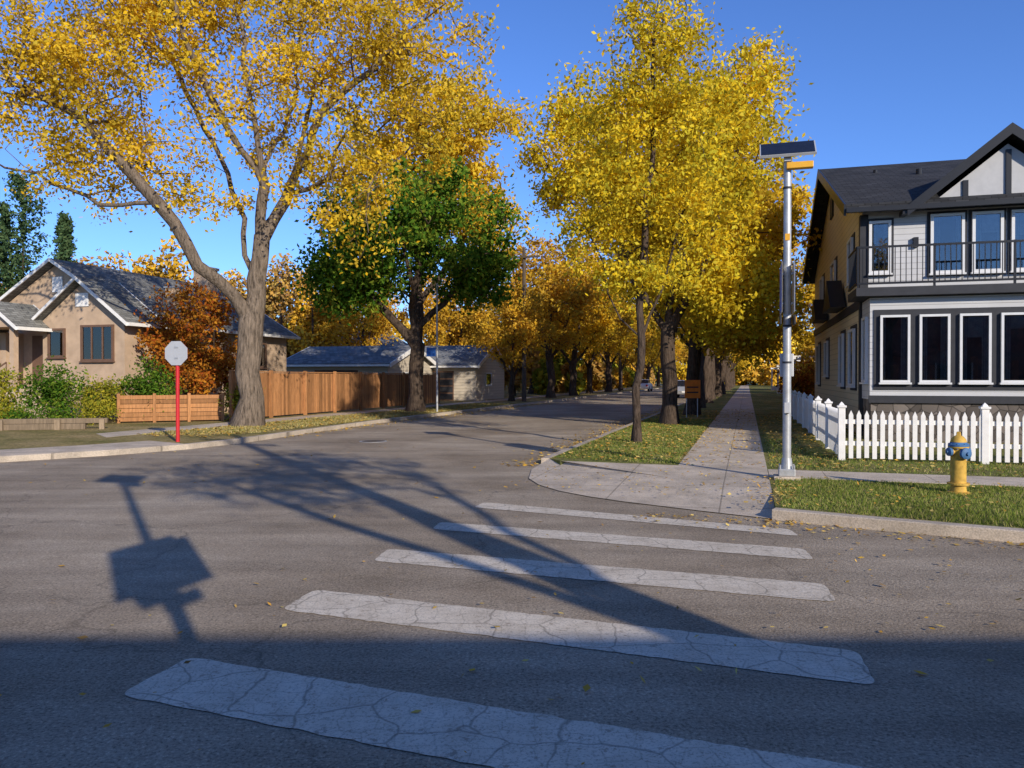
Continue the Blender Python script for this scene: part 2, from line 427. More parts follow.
def strip(name, pts, o0, o1, z1, z0, mat, ts=True):
    P2 = [Vector(p) for p in pts]; v = []; f = []
    for i, p in enumerate(P2):
        d = Vector((0, 0))
        if i > 0: d += (p-P2[i-1]).normalized()
        if i < len(P2)-1: d += (P2[i+1]-p).normalized()
        d.normalize(); nrm = Vector((-d.y, d.x))
        for o, z in ((o0, z0), (o0, z1-.01), (o0+(.012 if o1 > o0 else -.012), z1), (o1, z1), (o1, z0)):
            q = p + nrm*o; v.append((q.x, q.y, z))
    for i in range(len(P2)-1):
        for k in range(4):
            f.append((i*5+k, i*5+k+1, (i+1)*5+k+1, (i+1)*5+k))
    f.append((0,1,2,3,4)); e = (len(P2)-1)*5; f.append((e+4,e+3,e+2,e+1,e))
    return mk(name, v, f, mat, rot=-A if ts else 0, recalc=True)

slab("boulevard_grass", [(-3.6, 225), (-3.6, 14.6), (-3.3, 14.25), (-1.15, 14.1), (-1.15, 225)], KH, M['grass'])
slab("sidewalk", [(-1.15, 14.1), (.33, 12.9), (.33, 225), (-1.15, 225)], KH+.002, M['concrete'])
ckerb = [(.33, 9.78), (1.4, 9.45), (2.7, 9.12), (4.5, 8.75), (8, 8.2), (20, 6.8), (70, 1.5)]
slab("corner_lawn", ckerb + [(70, 225), (.332, 225)], KH, M['grass'])
slab("sidewalk", [(.34, 12.75), (.34, 13.85), (69, 12.9), (69, 11.8)], KH+.006, M['concrete'], z0=KH-.02)
strip("kerb", [(-3.6, 225), (-3.6, 100), (-3.6, 40), (-3.6, 14.6)], -.16, 0, KH+.006, 0, M['kerb'])
strip("kerb", ckerb, -.16, 0, KH+.006, 0, M['kerb'])
outer = [(-3.76, 14.6), (-3.68, 13.6), (-3.40, 12.4), (-3.05, 11.7), (-2.6, 11.15), (-2.1, 10.75), (-1.6, 10.45), (-.56, 9.98), (.33, 9.62)]
inner = [(.33, 11.2), (.33, 12.9), (-1.15, 14.1), (-3.3, 14.25), (-3.6, 14.6)]
v = [(a, b, .016) for a, b in outer] + [(a, b, KH-.002) for a, b in inner] + [(-1.2, 12.6, .09)]
n = len(v)-1
mk("corner_ramp", v, [(i, (i+1) % n, n) for i in range(n)], M['concrete'], rot=-A)
lk = [(-60, 2), (-30, 8.8), (-16, 12.9), (-12, 14.3), (-10.05, 15.5), (-8.7, 16.8), (-7.6, 18.3), (-6.95, 20), (-6.4, 22.6)]
far = [P(-12.95, s)[:2] for s in (26, 40, 100, 225)]
slab("left_verge", lk + far + [P(-110, 225)[:2]], KH, M['grassd'], ts=False)
strip("kerb", lk + far, -.16, 0, KH+.006, 0, M['kerb'], ts=False)
strip("sidewalk", lk[:7], .02, 1.5, KH+.006, KH-.02, M['concrete'], ts=False)
slab("sidewalk", [(-17.1, 17.5), (-15.8, 16.5), (-15.8, 225), (-17.1, 225)], KH+.005, M['concrete'], z0=KH-.02)

# crosswalk
S = [[(-.37,10.42),(-.49,10.02),(2.99,8.19),(3.01,8.57)],
     [(-.82,8.99),(-.87,8.57),(2.73,7.12),(2.81,7.58)],
     [(-1.19,7.58),(-1.25,7.08),(2.38,5.77),(2.49,6.29)],
     [(-1.53,6.12),(-1.64,5.59),(1.95,4.20),(2.08,4.74)],
     [(-1.90,4.64),(-2.04,4.08),(1.55,2.68),(1.68,3.24)],
     [(-2.3,3.2),(-2.45,2.66),(1.1,1.3),(1.25,1.8)]]
V = []; F = []
for q in S:
    c = [Vector(p) for p in q]; pts = []
    for i in range(4):
        a, b_, nx = c[i-1], c[i], c[(i+1) % 4]
        r = .09
        p0 = b_ + (a-b_).normalized()*r; p1 = b_ + (nx-b_).normalized()*r
        for k in range(5):
            u = k/4; pts.append(p0*(1-u)**2 + b_*2*u*(1-u) + p1*u*u)
        L = (nx-b_).length - 2*r; m_ = max(1, int(L/.06))
        e = nx + (b_-nx).normalized()*r
        for k in range(1, m_):
            w = p1.lerp(e, k/m_); pts.append(w + Vector((random.uniform(-.008, .008), random.uniform(-.008, .008))))
    n0 = len(V); V += [(p.x, p.y, .009) for p in pts]; F.append(tuple(range(n0, len(V))))
mk("crosswalk_markings", V, F, M['stripe'])
G = Grp("manhole_cover", (-3.6, 20.5, .004))
G.lathe("rim", M['galv'], [(.36, 0), (.36, .006), (.31, .006)], 28); G.lathe("lid", M['pole'], [(.30, 0), (.30, .008)], 28); G.done()

# ------------------------------------------------------------------ trees
def ell(n, c, r, seed, fill=0.42, gate=-0.12, freq=0.45):
    rng = np.random.RandomState(seed); out = []
    c = np.array(c); r = np.array(r)
    while len(out) < n:
        d = rng.normal(size=3); d /= np.linalg.norm(d)
        p = c + r*d*rng.uniform()**fill
        q = Vector((p*freq + seed*3.1).tolist())
        if mnoise.noise(q) > gate: out.append(p)
    return np.array(out)

def leaf_quads(cent, size, rng, droop=0.3):
    n = len(cent)
    a = rng.normal(size=(n, 3)); a[:, 2] -= droop; a /= np.linalg.norm(a, axis=1)[:, None]
    b = rng.normal(size=(n, 3)); b -= a*np.sum(a*b, axis=1)[:, None]; b /= np.linalg.norm(b, axis=1)[:, None]
    s = size*rng.uniform(.6, 1.35, size=(n, 1))
    a *= s; b *= s*.55
    v = np.stack([cent-a, cent-a*.1+b, cent+a, cent-a*.1-b], axis=1).reshape(-1, 3)
    return v

def tree(name, loc, trunk, limbs, targets, r_base, leaf_mat, bark, seed=1, nleaf=60, lsize=.1, clump=.45,
         leafy=1.0, step=.55, rtip=.012, pw=.55):
    rng = np.random.RandomState(seed)
    nodes = []; par = []
    def poly(pts, start=None):
        prev = start
        for k in range(len(pts)-1):
            a = np.array(pts[k], float); b = np.array(pts[k+1], float)
            m_ = max(1, int(np.linalg.norm(b-a)/step))
            for i in range(0 if (k == 0 and start is None) else 1, m_+1):
                if k > 0 and i == 0: continue
                q = a+(b-a)*i/m_
                if len(nodes) > 0: q = q + rng.normal(size=3)*.045
                nodes.append(q); par.append(-1 if prev is None else prev); prev = len(nodes)-1
    poly(trunk)
    for lb in limbs:
        arr = np.array(nodes); j = int(np.argmin(np.linalg.norm(arr-np.array(lb[0]), axis=1)))
        poly([tuple(arr[j])]+list(lb[1:]), start=j)
    nfix = len(nodes)
    arr = np.array(nodes)
    minz = trunk[-1][2]*.45
    dd = np.array([np.min(np.linalg.norm(arr-t, axis=1)) for t in targets])
    tips = []
    for t in targets[np.argsort(dd)]:
        arr = np.array(nodes)
        df = t-arr; dist = np.linalg.norm(df, axis=1)
        cost = dist + .8*np.maximum(0, arr[:, 2]-t[2]+.1) + np.where(arr[:, 2] < minz, 6, 0)
        j = int(np.argmin(cost)); L = dist[j]; m_ = max(1, int(L/step)); prev = j; a = arr[j]
        side = rng.normal(size=3)*.10*L
        for i in range(1, m_+1):
            u = i/m_; q = a+(t-a)*u + side*math.sin(math.pi*u) + np.array([0, 0, -.06*L*math.sin(math.pi*u)])
            nodes.append(q); par.append(prev); prev = len(nodes)-1
        tips.append(prev)
    N = len(nodes); w = np.zeros(N); w[tips] = 1
    kids = [[] for _ in range(N)]
    for i in range(N-1, 0, -1):
        if w[i] == 0: w[i] = .6
        w[par[i]] += w[i]; kids[par[i]].append(i)
    rad = rtip*np.maximum(w, .5)**pw
    rad = rtip + (rad-rtip)*((r_base-rtip)/(rad[0]-rtip))
    nodes = np.array(nodes)
    for i in range(N):
        if nodes[i][2] < .7 and i < nfix: rad[i] *= 1+.5*(1-nodes[i][2]/.7)**2
    V = []; F = []
    def ring(c, d, r, seg):
        d = Vector(d)
        if d.length < 1e-6: d = Vector((0, 0, 1))
        d.normalize(); ref = Vector((1, .13, .07)) if abs(d.x) < .85 else Vector((.1, 1, .1))
        u = (ref - d*ref.dot(d)).normalized(); ww = d.cross(u); n = len(V)
        for i in range(seg):
            th = 2*math.pi*i/seg; rr = r*(1+.1*math.sin(3*th+c[2]*.7)) if r > .12 else r
            V.append((c[0]+(u.x*math.cos(th)+ww.x*math.sin(th))*rr, c[1]+(u.y*math.cos(th)+ww.y*math.sin(th))*rr, c[2]+(u.z*math.cos(th)+ww.z*math.sin(th))*rr))
        return n
    mainof = [max(k, key=lambda q: w[q]) if k else -1 for k in kids]
    stack = [(0, None)]
    while stack:
        s0, p0 = stack.pop()
        seq = ([p0] if p0 is not None else []) + [s0]
        i = s0
        while mainof[i] >= 0:
            for k in kids[i]:
                if k != mainof[i]: stack.append((k, i))
            i = mainof[i]; seq.append(i)
        rmax = rad[s0]
        seg = 14 if rmax > .15 else (7 if rmax > .05 else (5 if rmax > .02 else 3))
        prev = None
        for qi, q in enumerate(seq):
            r = rad[q] if not (qi == 0 and p0 is not None) else min(rad[q], rad[s0]*1.35)
            nxt = seq[min(qi+1, len(seq)-1)]; prv = seq[max(qi-1, 0)]
            n0 = ring(nodes[q], nodes[nxt]-nodes[prv], r, seg)
            if prev is not None:
                for k in range(seg):
                    F.append((prev+k, prev+(k+1) % seg, n0+(k+1) % seg, n0+k))
            prev = n0
    nb = len(F); Vb = np.array(V)
    tn = nodes[tips]
    sel = tn[rng.uniform(size=len(tn)) < leafy]
    cs = []
    for c in sel:
        k = int(nleaf*rng.uniform(.35, 1.6)); rr = clump*rng.uniform(.55, 1.3)
        cs.append(c+rng.normal(size=(k, 3))*np.array([rr, rr, rr*.75])*.7)
    cen = np.concatenate(cs) if cs else np.zeros((0, 3))
    lv = leaf_quads(cen, lsize, rng)
    lf = np.arange(len(lv)).reshape(-1, 4) + len(Vb)
    verts = Vb.tolist() + lv.tolist(); faces = F + lf.tolist()
    midx = np.concatenate([np.zeros(nb), np.ones(len(lf))])
    ob = mk(name, verts, faces, [bark, leaf_mat], loc=loc, midx=midx)
    sm = np.concatenate([np.ones(nb, bool), np.zeros(len(lf), bool)]); ob.data.polygons.foreach_set("use_smooth", sm)
    return ob

# --- big tree on the left
k = .0316
def L1(px, py, y=0.0): return ((px-247)*k, y, (430-py)*k)
trunk = [(0,0,0), L1(249,400), L1(249,350,.1), L1(254,300,.15), L1(262,240,.1), L1(266,170,-.2), L1(255,90,-.5), L1(240,0,-.3), L1(245,-60)]
limbs = [[L1(248,330), L1(238,300,-.3), L1(212,270,-1), L1(183,215,-1.5), L1(140,170,-1.8), L1(100,130,-1.5), L1(45,105,-1.6), L1(5,60,-1.5)],
         [L1(253,290), L1(240,255,.5), L1(232,215,1.2), L1(205,150,1.6), L1(170,80,1.4), L1(130,0,1.6), L1(90,-50,1)],
         [L1(262,235), L1(285,200,.4), L1(300,150,.2), L1(312,80,.4), L1(345,10,.8), L1(365,-50,1)],
         [L1(290,190,.3), L1(330,130,-1.2), L1(380,90,-1.6), L1(430,50,-2)],
         [L1(264,190), L1(225,120,-.8), L1(205,50,-2), L1(180,-40,-2)],
         [L1(185,220,-1.5), L1(120,215,-1.2), L1(70,190,-.8), L1(20,175,-.5)],
         [L1(264,170), L1(283,90,1.5), L1(288,20,1.5), L1(300,-60,1.5)]]
tg = np.concatenate([ell(220, L1(70,80,-1), (4.9,3.2,3.2), 11), ell(130, L1(180,20,0), (5,3.5,3.0), 12), ell(60, L1(230,140,-.5), (3.2,2.5,2.6), 19),
                     ell(150, L1(385,80,-1), (3.3,3,3.8), 13), ell(90, L1(270,-20), (5,3.5,2.2), 14), ell(50, L1(350,190,-1), (2.2,2.2,2.8), 15),
                     ell(30, L1(120,180,-1), (3,2,1.2), 16)])
tree("ash_tree", (-8.4, 25, KH-.03), trunk, limbs, tg, .37, M['yellow2'], M['bark'], 3, nleaf=96, lsize=.072, clump=.52, leafy=.88, rtip=.011, pw=.64)

# --- green tree
tg = np.concatenate([ell(190, (0,0,8.0), (4.7,4.2,3.2), 21, gate=-.12), ell(60, (-3.3,-1,6.0), (2.2,2,1.8), 22), ell(36, (3,0,6.3), (1.8,2,1.7), 25)])
tree("green_tree", (-4.4, 36, KH-.03), [(0,0,0),(0,0,1.5),(.1,.1,3),(-.1,0,4.6),(.2,0,7)],
     [[(0,0,3),(-1.2,0,4.4),(-2.8,-.6,6)],[(0,0,3.4),(1.2,.3,5),(2.6,0,6.5)],[(0,0,4.4),(0,-1.5,6),(-.5,-2,8)]],
     tg, .33, M['green'], M['bark_d'], 5, nleaf=105, lsize=.115, clump=.6)
# --- yellow tree behind it
tg = np.concatenate([ell(260, (1.2,0,13.8), (5.3,4,4.4), 23, gate=-.14), ell(50, (3.0,0,9.4), (3.0,3,2.0), 24)])
tree("ash_tree", (-5.15, 42.5, KH-.03), [(0,0,0),(0,0,3),(.1,0,6),(.5,0,10),(1.2,0,14)],
     [[(0,0,5),(-2,0,8),(-2.2,0,12)],[(0,0,5.5),(2,.3,8),(4,0,12)]],
     tg, .28, M['yellow2'], M['bark_d'], 6, nleaf=86, lsize=.125, clump=.6, leafy=.96)

# --- boulevard trees on the right
tg = np.concatenate([ell(160, (.35,0,6.9), (1.7,1.7,3.5), 31, gate=-.15, fill=.5, freq=.7), ell(30, (-.6,0,5.2), (1.4,1.4,1.5), 32), ell(30,(.5,0,9.6),(.8,.8,1.8),33)])
tree("ash_tree", (2.94, 18.6, KH-.03), [(0,0,0),(.02,0,1.2),(.06,0,2.4),(.15,0,4),(.3,0,6.5),(.4,0,10)],
     [[(0,0,2.5),(-.6,0,3.6),(-1.1,0,5)],[(0,0,2.8),(.8,.2,4.2),(1.2,0,6)]],
     tg, .095, M['yellow'], M['bark_d'], 8, nleaf=120, lsize=.056, clump=.35, rtip=.007)
tg = np.concatenate([ell(280, (-.1,0,7.5), (3.8,3.6,3.9), 41, gate=-.14, freq=.5), ell(60, (2.4,0,10.2), (1.5,1.6,2.4), 42, gate=-.4), ell(60, (-2.9,0,9.0), (1.7,2,2.3), 43, gate=-.4), ell(60,(1.8,0,4.2),(2.3,2,1.2),44)])
tree("elm_tree", (5.2, 26, KH-.03), [(0,0,0),(0,0,1.5),(-.05,0,3),(0,0,5),(.2,0,8),(.3,0,10)],
     [[(0,0,3),(-1.2,0,5),(-2.4,0,8)],[(0,0,3.2),(1.2,0,5.4),(2.2,0,9)],[(0,0,3.8),(0,-1.6,6),(0,-2,8)]],
     tg, .24, M['yellow'], M['bark_d'], 9, nleaf=138, lsize=.079, clump=.49)
tg = np.concatenate([ell(230, (1.0,0,7.6), (3.8,3.6,4.0), 51, gate=-.12), ell(70, (2.2,0,3.8), (2.3,2,1.4), 52)])
T5 = tree("elm_tree", (7.5, 32.8, KH-.03), [(0,0,0),(0,0,1.6),(.1,0,3),(.5,0,6),(.8,0,9)],
     [[(0,0,3),(-1.5,0,5),(-2.2,0,8)],[(0,0,3.2),(1.5,0,5.4),(2.8,0,8)]],
     tg, .26, M['yellow2'], M['bark_d'], 10, nleaf=110, lsize=.10, clump=.56)
# templates for rows
tg = ell(180, (0,0,8.0), (4.4,4.4,4.2), 61, gate=-.1)
R1 = tree("elm_tree", P(-14.9, 50, KH-.03), [(0,0,0),(0,0,2.6),(.2,0,5),(.1,0,9)],
     [[(0,0,2.6),(-1.5,0,5),(-2.6,0,8)],[(0,0,2.9),(1.5,.6,5),(2.6,0,8)],[(0,0,3.1),(0,-1.6,5),(.4,-2.6,8)]],
     tg, .28, M['orange'], M['bark_d'], 12, nleaf=70, lsize=.15, clump=.66)
R1.scale = (.62, .62, .62)
R2 = tree("elm_tree", P(-2.4, 41.5, KH-.03), [(0,0,0),(0,0,2.6),(-.2,0,5),(.1,0,9)],
     [[(0,0,2.6),(-1.8,0,5),(-2.9,0,8)],[(0,0,2.9),(1.5,-.6,5),(2.6,0,8)],[(0,0,3.1),(0,1.6,5),(.4,2.6,8)]],
     ell(180, (0,0,8.2), (4.5,4.2,4.4), 62, gate=-.1), .30, M['yellow2'], M['bark_d'], 14, nleaf=74, lsize=.14, clump=.64)
def inst(src, name, loc, sc, rz):
    o = bpy.data.objects.new(name, src.data); coll.objects.link(o); o.location = loc; o.scale = (sc, sc, sc*random.uniform(.93, 1.1)); o.rotation_euler = (0, 0, rz); return o
for i, s in enumerate((50, 58, 67, 77, 88, 100, 113, 128, 145)):
    inst(R2 if i % 3 else R1, "elm_tree", P(-2.4+random.uniform(-.2, .2), s, KH-.03), random.uniform(.85, 1.1), random.uniform(0, 6))
for i, s in enumerate((59, 67, 76, 86, 97, 109, 122, 138, 155)):
    inst(R1 if i % 2 == 0 else R2, "elm_tree", P(-14.6+random.uniform(-.3, .3), s, KH-.03), random.uniform(.82, 1.05), random.uniform(0, 6))
for (t, s, src, sc) in ((-24, 62, R1, .8), (-31, 60, R1, .8), (-20, 74, R2, .95), (-40, 70, R1, .8), (6, 62, R2, .9), (9, 80, R1, 1.0)):
    inst(src, "elm_tree", P(t, s, KH-.03), sc, random.uniform(0, 6))

# --- mass of distant trees, one object
def mass(name, specs, mats, leaf, seed, n=1100):
    rng = np.random.RandomState(seed); V = []; F = []; mi = []
    for (x, y, h, r, mt) in specs:
        sub = []
        for _ in range(9):
            c = np.array([rng.normal()*r*.45, rng.normal()*r*.45, h*(.3+.58*rng.uniform())]); rr = r*rng.uniform(.28, .55)
            d = rng.normal(size=(n//9, 3)); d /= np.linalg.norm(d, axis=1)[:, None]
            sub.append(c + d*rr*rng.uniform(size=(n//9, 1))**.4*np.array([1, 1, 1.25]))
        c = np.concatenate(sub) + np.array([x, y, 0]); c = c[c[:, 2] > .2]
        q = leaf_quads(c, leaf, rng, 0.0); n0 = len(V)
        V += q.tolist(); f = (np.arange(len(q)).reshape(-1, 4)+n0).tolist(); F += f; mi += [mt]*len(f)
        n0 = len(V); rt = .18
        for z, rr in ((0, rt), (h*.75, rt*.4)):
            V += [(x+rr*math.cos(a), y+rr*math.sin(a), z) for a in (0, 2.1, 4.2)]
        for i in range(3): F.append((n0+i, n0+(i+1) % 3, n0+3+(i+1) % 3, n0+3+i)); mi.append(0)
    mk(name, V, F, mats, midx=mi)
fm = [M['bark_d'], M['far_or'], M['far_ye'], M['far_ol'], M['far_br']]
rng = np.random.RandomState(99); specs = []
for i in range(75):
    ang = math.radians(rng.uniform(-46, 8)); d = rng.uniform(80, 150)
    x, y = d*math.sin(ang), d*math.cos(ang)
    t = x*CA - y*SA
    if t > -19: continue
    specs.append((x, y, rng.uniform(8, 11)*(1 if d < 110 else 1.3), rng.uniform(3, 4.5), int(rng.choice([1, 1, 2, 3, 4]))))
for i in range(34):
    s = rng.uniform(60, 190); t = rng.uniform(14, 45); x, y, _ = P(t, s)
    specs.append((x, y, rng.uniform(7, 9.5), rng.uniform(3, 4), int(rng.choice([1, 2, 2, 3]))))
for i in range(22):
    x, y, _ = P(-18+2.2*i+rng.uniform(-1, 1), rng.uniform(168, 185)); specs.append((x, y, rng.uniform(9, 15), rng.uniform(4, 5.5), int(rng.choice([1, 2, 2]))))
    specs.append((x+rng.uniform(-3, 3), y-6, rng.uniform(3.5, 5), rng.uniform(3, 4), int(rng.choice([1, 2, 3]))))
for i in range(34):
    x, y, _ = P(-17.5-2.2*i+rng.uniform(-1, 1), rng.uniform(118, 150)); specs.append((x, y, rng.uniform(3.5, 5.5), rng.uniform(2.6, 3.6), int(rng.choice([1, 3, 4]))))
for i in range(12):
    x, y, _ = P(-17.8-rng.uniform(0, 1.5), 64+8*i); specs.append((x, y, rng.uniform(2.4, 4), rng.uniform(1.5, 2.2), int(rng.choice([1, 3, 4]))))
for i in range(10):
    x = rng.uniform(-20, 120); y = rng.uniform(232, 260); specs.append((x, y, rng.uniform(13, 20), rng.uniform(4, 6), int(rng.choice([1, 2, 3]))))
mass("distant_trees", specs, fm, .42, 5)
specs = []
for i in range(26):
    ang = math.radians(rng.uniform(-34, -13)); d = rng.uniform(64, 80); specs.append((d*math.sin(ang), d*math.cos(ang), rng.uniform(9.5, 12.5), 2.8, int(rng.choice([1, 4, 4, 1]))))
mass("distant_trees", specs, fm, .2, 8, 1800)

def conifer(name, loc, h, r, n, mat, seed, columnar=False):
    rng = np.random.RandomState(seed); cs = []
    nb = int(h*9)
    for i in range(nb):
        u = i/nb; z = h*(.08+.92*u); L = r*((1-u)**.8 if not columnar else math.sin(math.pi*(.12+.86*(1-u)))**.7)*rng.uniform(.6, 1.1)+.1
        th = rng.uniform(0, 6.28); m_ = int(n/nb)
        w = rng.uniform(size=(m_, 1)); dr = (.25 if columnar else -.3)
        p = np.concatenate([np.cos(th)*w*L, np.sin(th)*w*L, z+dr*w*L*(2.5 if columnar else 1)], axis=1)+rng.normal(size=(m_, 3))*.13
        cs.append(p)
    q = leaf_quads(np.concatenate(cs), .13, rng, .4)
    V = q.tolist(); F = np.arange(len(q)).reshape(-1, 4).tolist(); mi = [1]*len(F); n0 = len(V)
    for z, rr in ((0, .16), (h*.95, .02)):
        V += [(rr*math.cos(a), rr*math.sin(a), z) for a in np.linspace(0, 6.28, 6, endpoint=False)]
    for i in range(6): F.append((n0+i, n0+(i+1) % 6, n0+6+(i+1) % 6, n0+6+i)); mi.append(0)
    mk(name, V, F, [M['bark_d'], mat], loc=loc, midx=mi)
conifer("poplar_tree", (-34.0, 55, 0), 15.6, 1.6, 6500, M['conifer'], 1, True)
conifer("spruce_tree", (-32.4, 57, 0), 13.5, 1.9, 6000, M['conifer'], 2)
conifer("spruce_tree", (-30.4, 54, 0), 12.6, 1.8, 6000, M['conifer'], 3)
conifer("spruce_tree", (-36.0, 56, 0), 14.0, 2.2, 7000, M['conifer'], 4)

def shrub(name, loc, r, h, n, mat, seed, ls=.055):
    tg = ell(max(14, int(n/70)), (0, 0, h*.55), (r, r, h*.45), seed, fill=.5, gate=-.35, freq=1.5)
    return tree(name, loc, [(0,0,0),(0,0,h*.25)], [[(0,0,.1),(.3*r,0,h*.5)],[(0,0,.1),(-.3*r,.1,h*.5)]], tg, .03, mat, M['bark_d'], seed, nleaf=70, lsize=ls, clump=.22+.1*r, rtip=.005, step=.3)
shrub("shrub", (-15.4, 26.6, KH), .95, 1.9, 4200, M['green'], 71)
shrub("shrub", (-17.0, 25.6, KH), .8, 2.0, 3600, M['olive'], 72)
shrub("shrub", (-12.7, 27.9, KH), .9, 2.0, 3800, M['green'], 73)
shrub("shrub", (-9.9, 28.4, KH), .5, 1.3, 1800, M['olive'], 74)
shrub("shrub", (-15.9, 24.8, KH), .5, .7, 1600, M['olive'], 75, .04)
shrub("shrub", (-14.4, 25.2, KH), .45, .6, 1600, M['green'], 76, .04)
shrub("shrub", (-13.7, 25.9, KH), .5, .8, 1600, M['olive'], 81, .04)
shrub("shrub", (-15.1, 24.3, KH), .4, .5, 1200, M['green'], 82, .04)
shrub("shrub", (-14.1, 27.4, KH), .7, 1.5, 2600, M['olive'], 83)
tg = np.concatenate([ell(150, (0,0,3.0), (1.95,1.6,2.0), 77, gate=-.2, freq=.9), ell(40, (.9,-.4,1.6), (1.2,1,1.0), 78)])
tree("red_leaf_tree", (-12.1, 29.8, KH), [(0,0,0),(0,0,1),(0.1,0,2.4)], [[(0,0,.6),(.5,0,2)],[(0,0,.5),(-.5,0,2)]], tg, .08, M['redleaf'], M['bark_d'], 78, nleaf=66, lsize=.07, clump=.3, rtip=.006)
shrub("shrub", P(2.6, 39.5, KH), 1.0, 2.4, 3000, M['redleaf'], 79, .09)
shrub("shrub", P(3.4, 44, KH), 1.2, 3.2, 3600, M['orange'], 80, .1)

# ------------------------------------------------------------------ right house
H = Grp("two_storey_house", P(2.9, 22.6, KH), -A)
H.prism("walls", M['sidy'], [(0,0),(15,0),(15,5.95),(7.5,8.62),(0,5.95)], 0, 10, 'x')
H.box("front_siding", M['sidg'], .003, 9.99, -.05, -.003, 0, 5.93)
gable_roof(H, M['shx'], M['black'], 'x', -.45, 10.5, -.5, 15.5, 5.82, 8.75, .2)
H.box("side_band", M['char'], -.05, -.003, -.02, 15.02, 3.38, 3.62)
H.box("corner_trim", M['char'], -.06, .14, -.09, -.052, 0, 5.8)
H.box("corner_trim", M['char'], -.06, -.004, -.049, .16, 0, 5.8)
H.prism("gable_wall", M['panel'], [(1.45,5.85),(5.15,5.85),(3.3,7.35)], -.25, 2.6, 'y')
gable_roof(H, M['shy'], M['black'], 'y', -.55, 3.6, 1.0, 5.6, 5.72, 7.6, .16, 'gable_roof')
for (x, zt) in ((2.3, 6.5), (3.25, 7.2), (4.2, 6.5)): H.box("gable_battens", M['black'], x, x+.12, -.30, -.253, 5.99, zt)
H.box("gable_battens", M['black'], 1.2, 5.4, -.33, -.24, 5.80, 5.985)
H.prism("gable_wall", M['panel'], [(6.2,5.85),(9.6,5.85),(7.9,7.2)], -.25, 2.6, 'y')
gable_roof(H, M['shy'], M['black'], 'y', -.55, 3.4, 5.85, 9.95, 5.72, 7.4, .16, 'gable_roof')
for (a, b_, c, d) in ((.15,.68,4.25,5.62),(1.6,2.38,4.2,5.72),(2.55,3.25,4.2,5.72),(3.42,4.15,4.2,5.72),(4.32,5.05,4.2,5.72),(6.4,7.2,4.2,5.6),(7.4,8.2,4.2,5.6)):
    H.box("window_surround", M['char'], a-.07, b_+.07, -.075, -.053, c-.07, d+.07)
    window(H, 'F', -.078, a, b_, c, d, M['wframe'])
H.box("sunroom_base", M['stone'], .03, 9.0, -1.42, -.055, 0, 1.0)
H.box("sunroom_walls", M['sidg'], 0, 9.03, -1.45, -.056, 1.0, 3.5)
H.box("sunroom_band", M['char'], -.03, 9.06, -1.49, -1.453, .92, 1.10)
H.box("sunroom_panel", M['char'], .08, 4.55, -1.475, -1.453, 1.24, 3.2)
for i in range(5):
    a = .22+.868*i; window(H, 'F', -1.478, a, a+.665, 1.42, 3.06, M['wframe'], .055)
for i in range(3):
    a = 5.3+.868*i; H.box("window_surround", M['char'], a-.07, a+.74, -1.475, -1.453, 1.3, 3.15); window(H, 'F', -1.478, a, a+.665, 1.42, 3.06, M['wframe'], .06)
window(H, 'L', 0, -1.2, -.5, 1.42, 3.06, M['wframe'], .06)
H.box("balcony_deck", M['char'], -.35, 9.3, -1.75, -.056, 3.52, 3.72)
yb = -1.70
for (x0, x1, y0, y1) in ((-.33, 9.28, yb-.02, yb+.02), (-.35, -.31, yb+.021, -.08)):
    for z in (3.80, 4.68): H.box("railing", M['black'], x0, x1, y0, y1, z, z+.05)
x = -.33
while x < 9.28:
    big = int(round((x+.33)/.12)) % 14 == 0
    H.box("railing_bars", M['black'], x, x+(.05 if big else .018), yb-.009, yb+(.03 if big else .009), 3.72 if big else 3.851, 4.74 if big else 4.679); x += .12
y = yb+.12
while y < -.1: H.box("railing_bars", M['black'], -.34, -.322, y, y+.018, 3.851, 4.679); y += .12
for (a, b_, c, d) in ((1.0,2.1,1.3,2.9),(3.6,4.6,1.3,2.9),(8.5,9.6,1.6,2.9),(12,13,1.3,2.9),(1.5,2.4,4.2,5.5),(6,7.2,4.3,5.5),(10.5,11.5,4.3,5.5)):
    H.box("window_surround_side", M['char'], -.025, -.003, a-.12, b_+.12, c-.12, d+.12)
    window(H, 'L', -.03, a, b_, c, d, M['wframe'])
H.prism("side_canopy", M['black'], [(3.0,3.66),(5.4,3.66),(4.2,4.6)], -.5, -.06, 'x')
H.prism("side_canopy", M['black'], [(8.4,3.66),(10.4,3.66),(9.4,4.5)], -.5, -.06, 'x')
H.box("side_vent", M['char'], -.06, -.003, 7.1, 7.9, 7.2, 7.9)
for i in range(5): H.box("front_steps", M['concrete'], 5.0, 6.6, -1.5-.28*(5-i), -1.46, .19*i, .19*(i+1)-.003)
for x in (5.0, 6.56):
    H.tube("step_rail", M['black'], (x, -1.5, 1.9), (x, -3.0, .95), .022)
    for i in range(7):
        u = i/6; yy = -1.5-1.5*u; H.tube("step_rail", M['black'], (x, yy, .95-.9*u), (x, yy, 1.9-.95*u), .012, seg=6)
H.tube("roof_vent", M['black'], (2.2, 4.5, 7.3), (2.2, 4.5, 8.0), .09); H.tube("roof_vent", M['black'], (1.1, 5.5, 7.8), (1.1, 5.5, 8.3), .07)
for x in (1.2, 5.15): H.box("wall_lamp", M['black'], x, x+.12, -.16, -.054, 4.9, 5.15)
H.done()
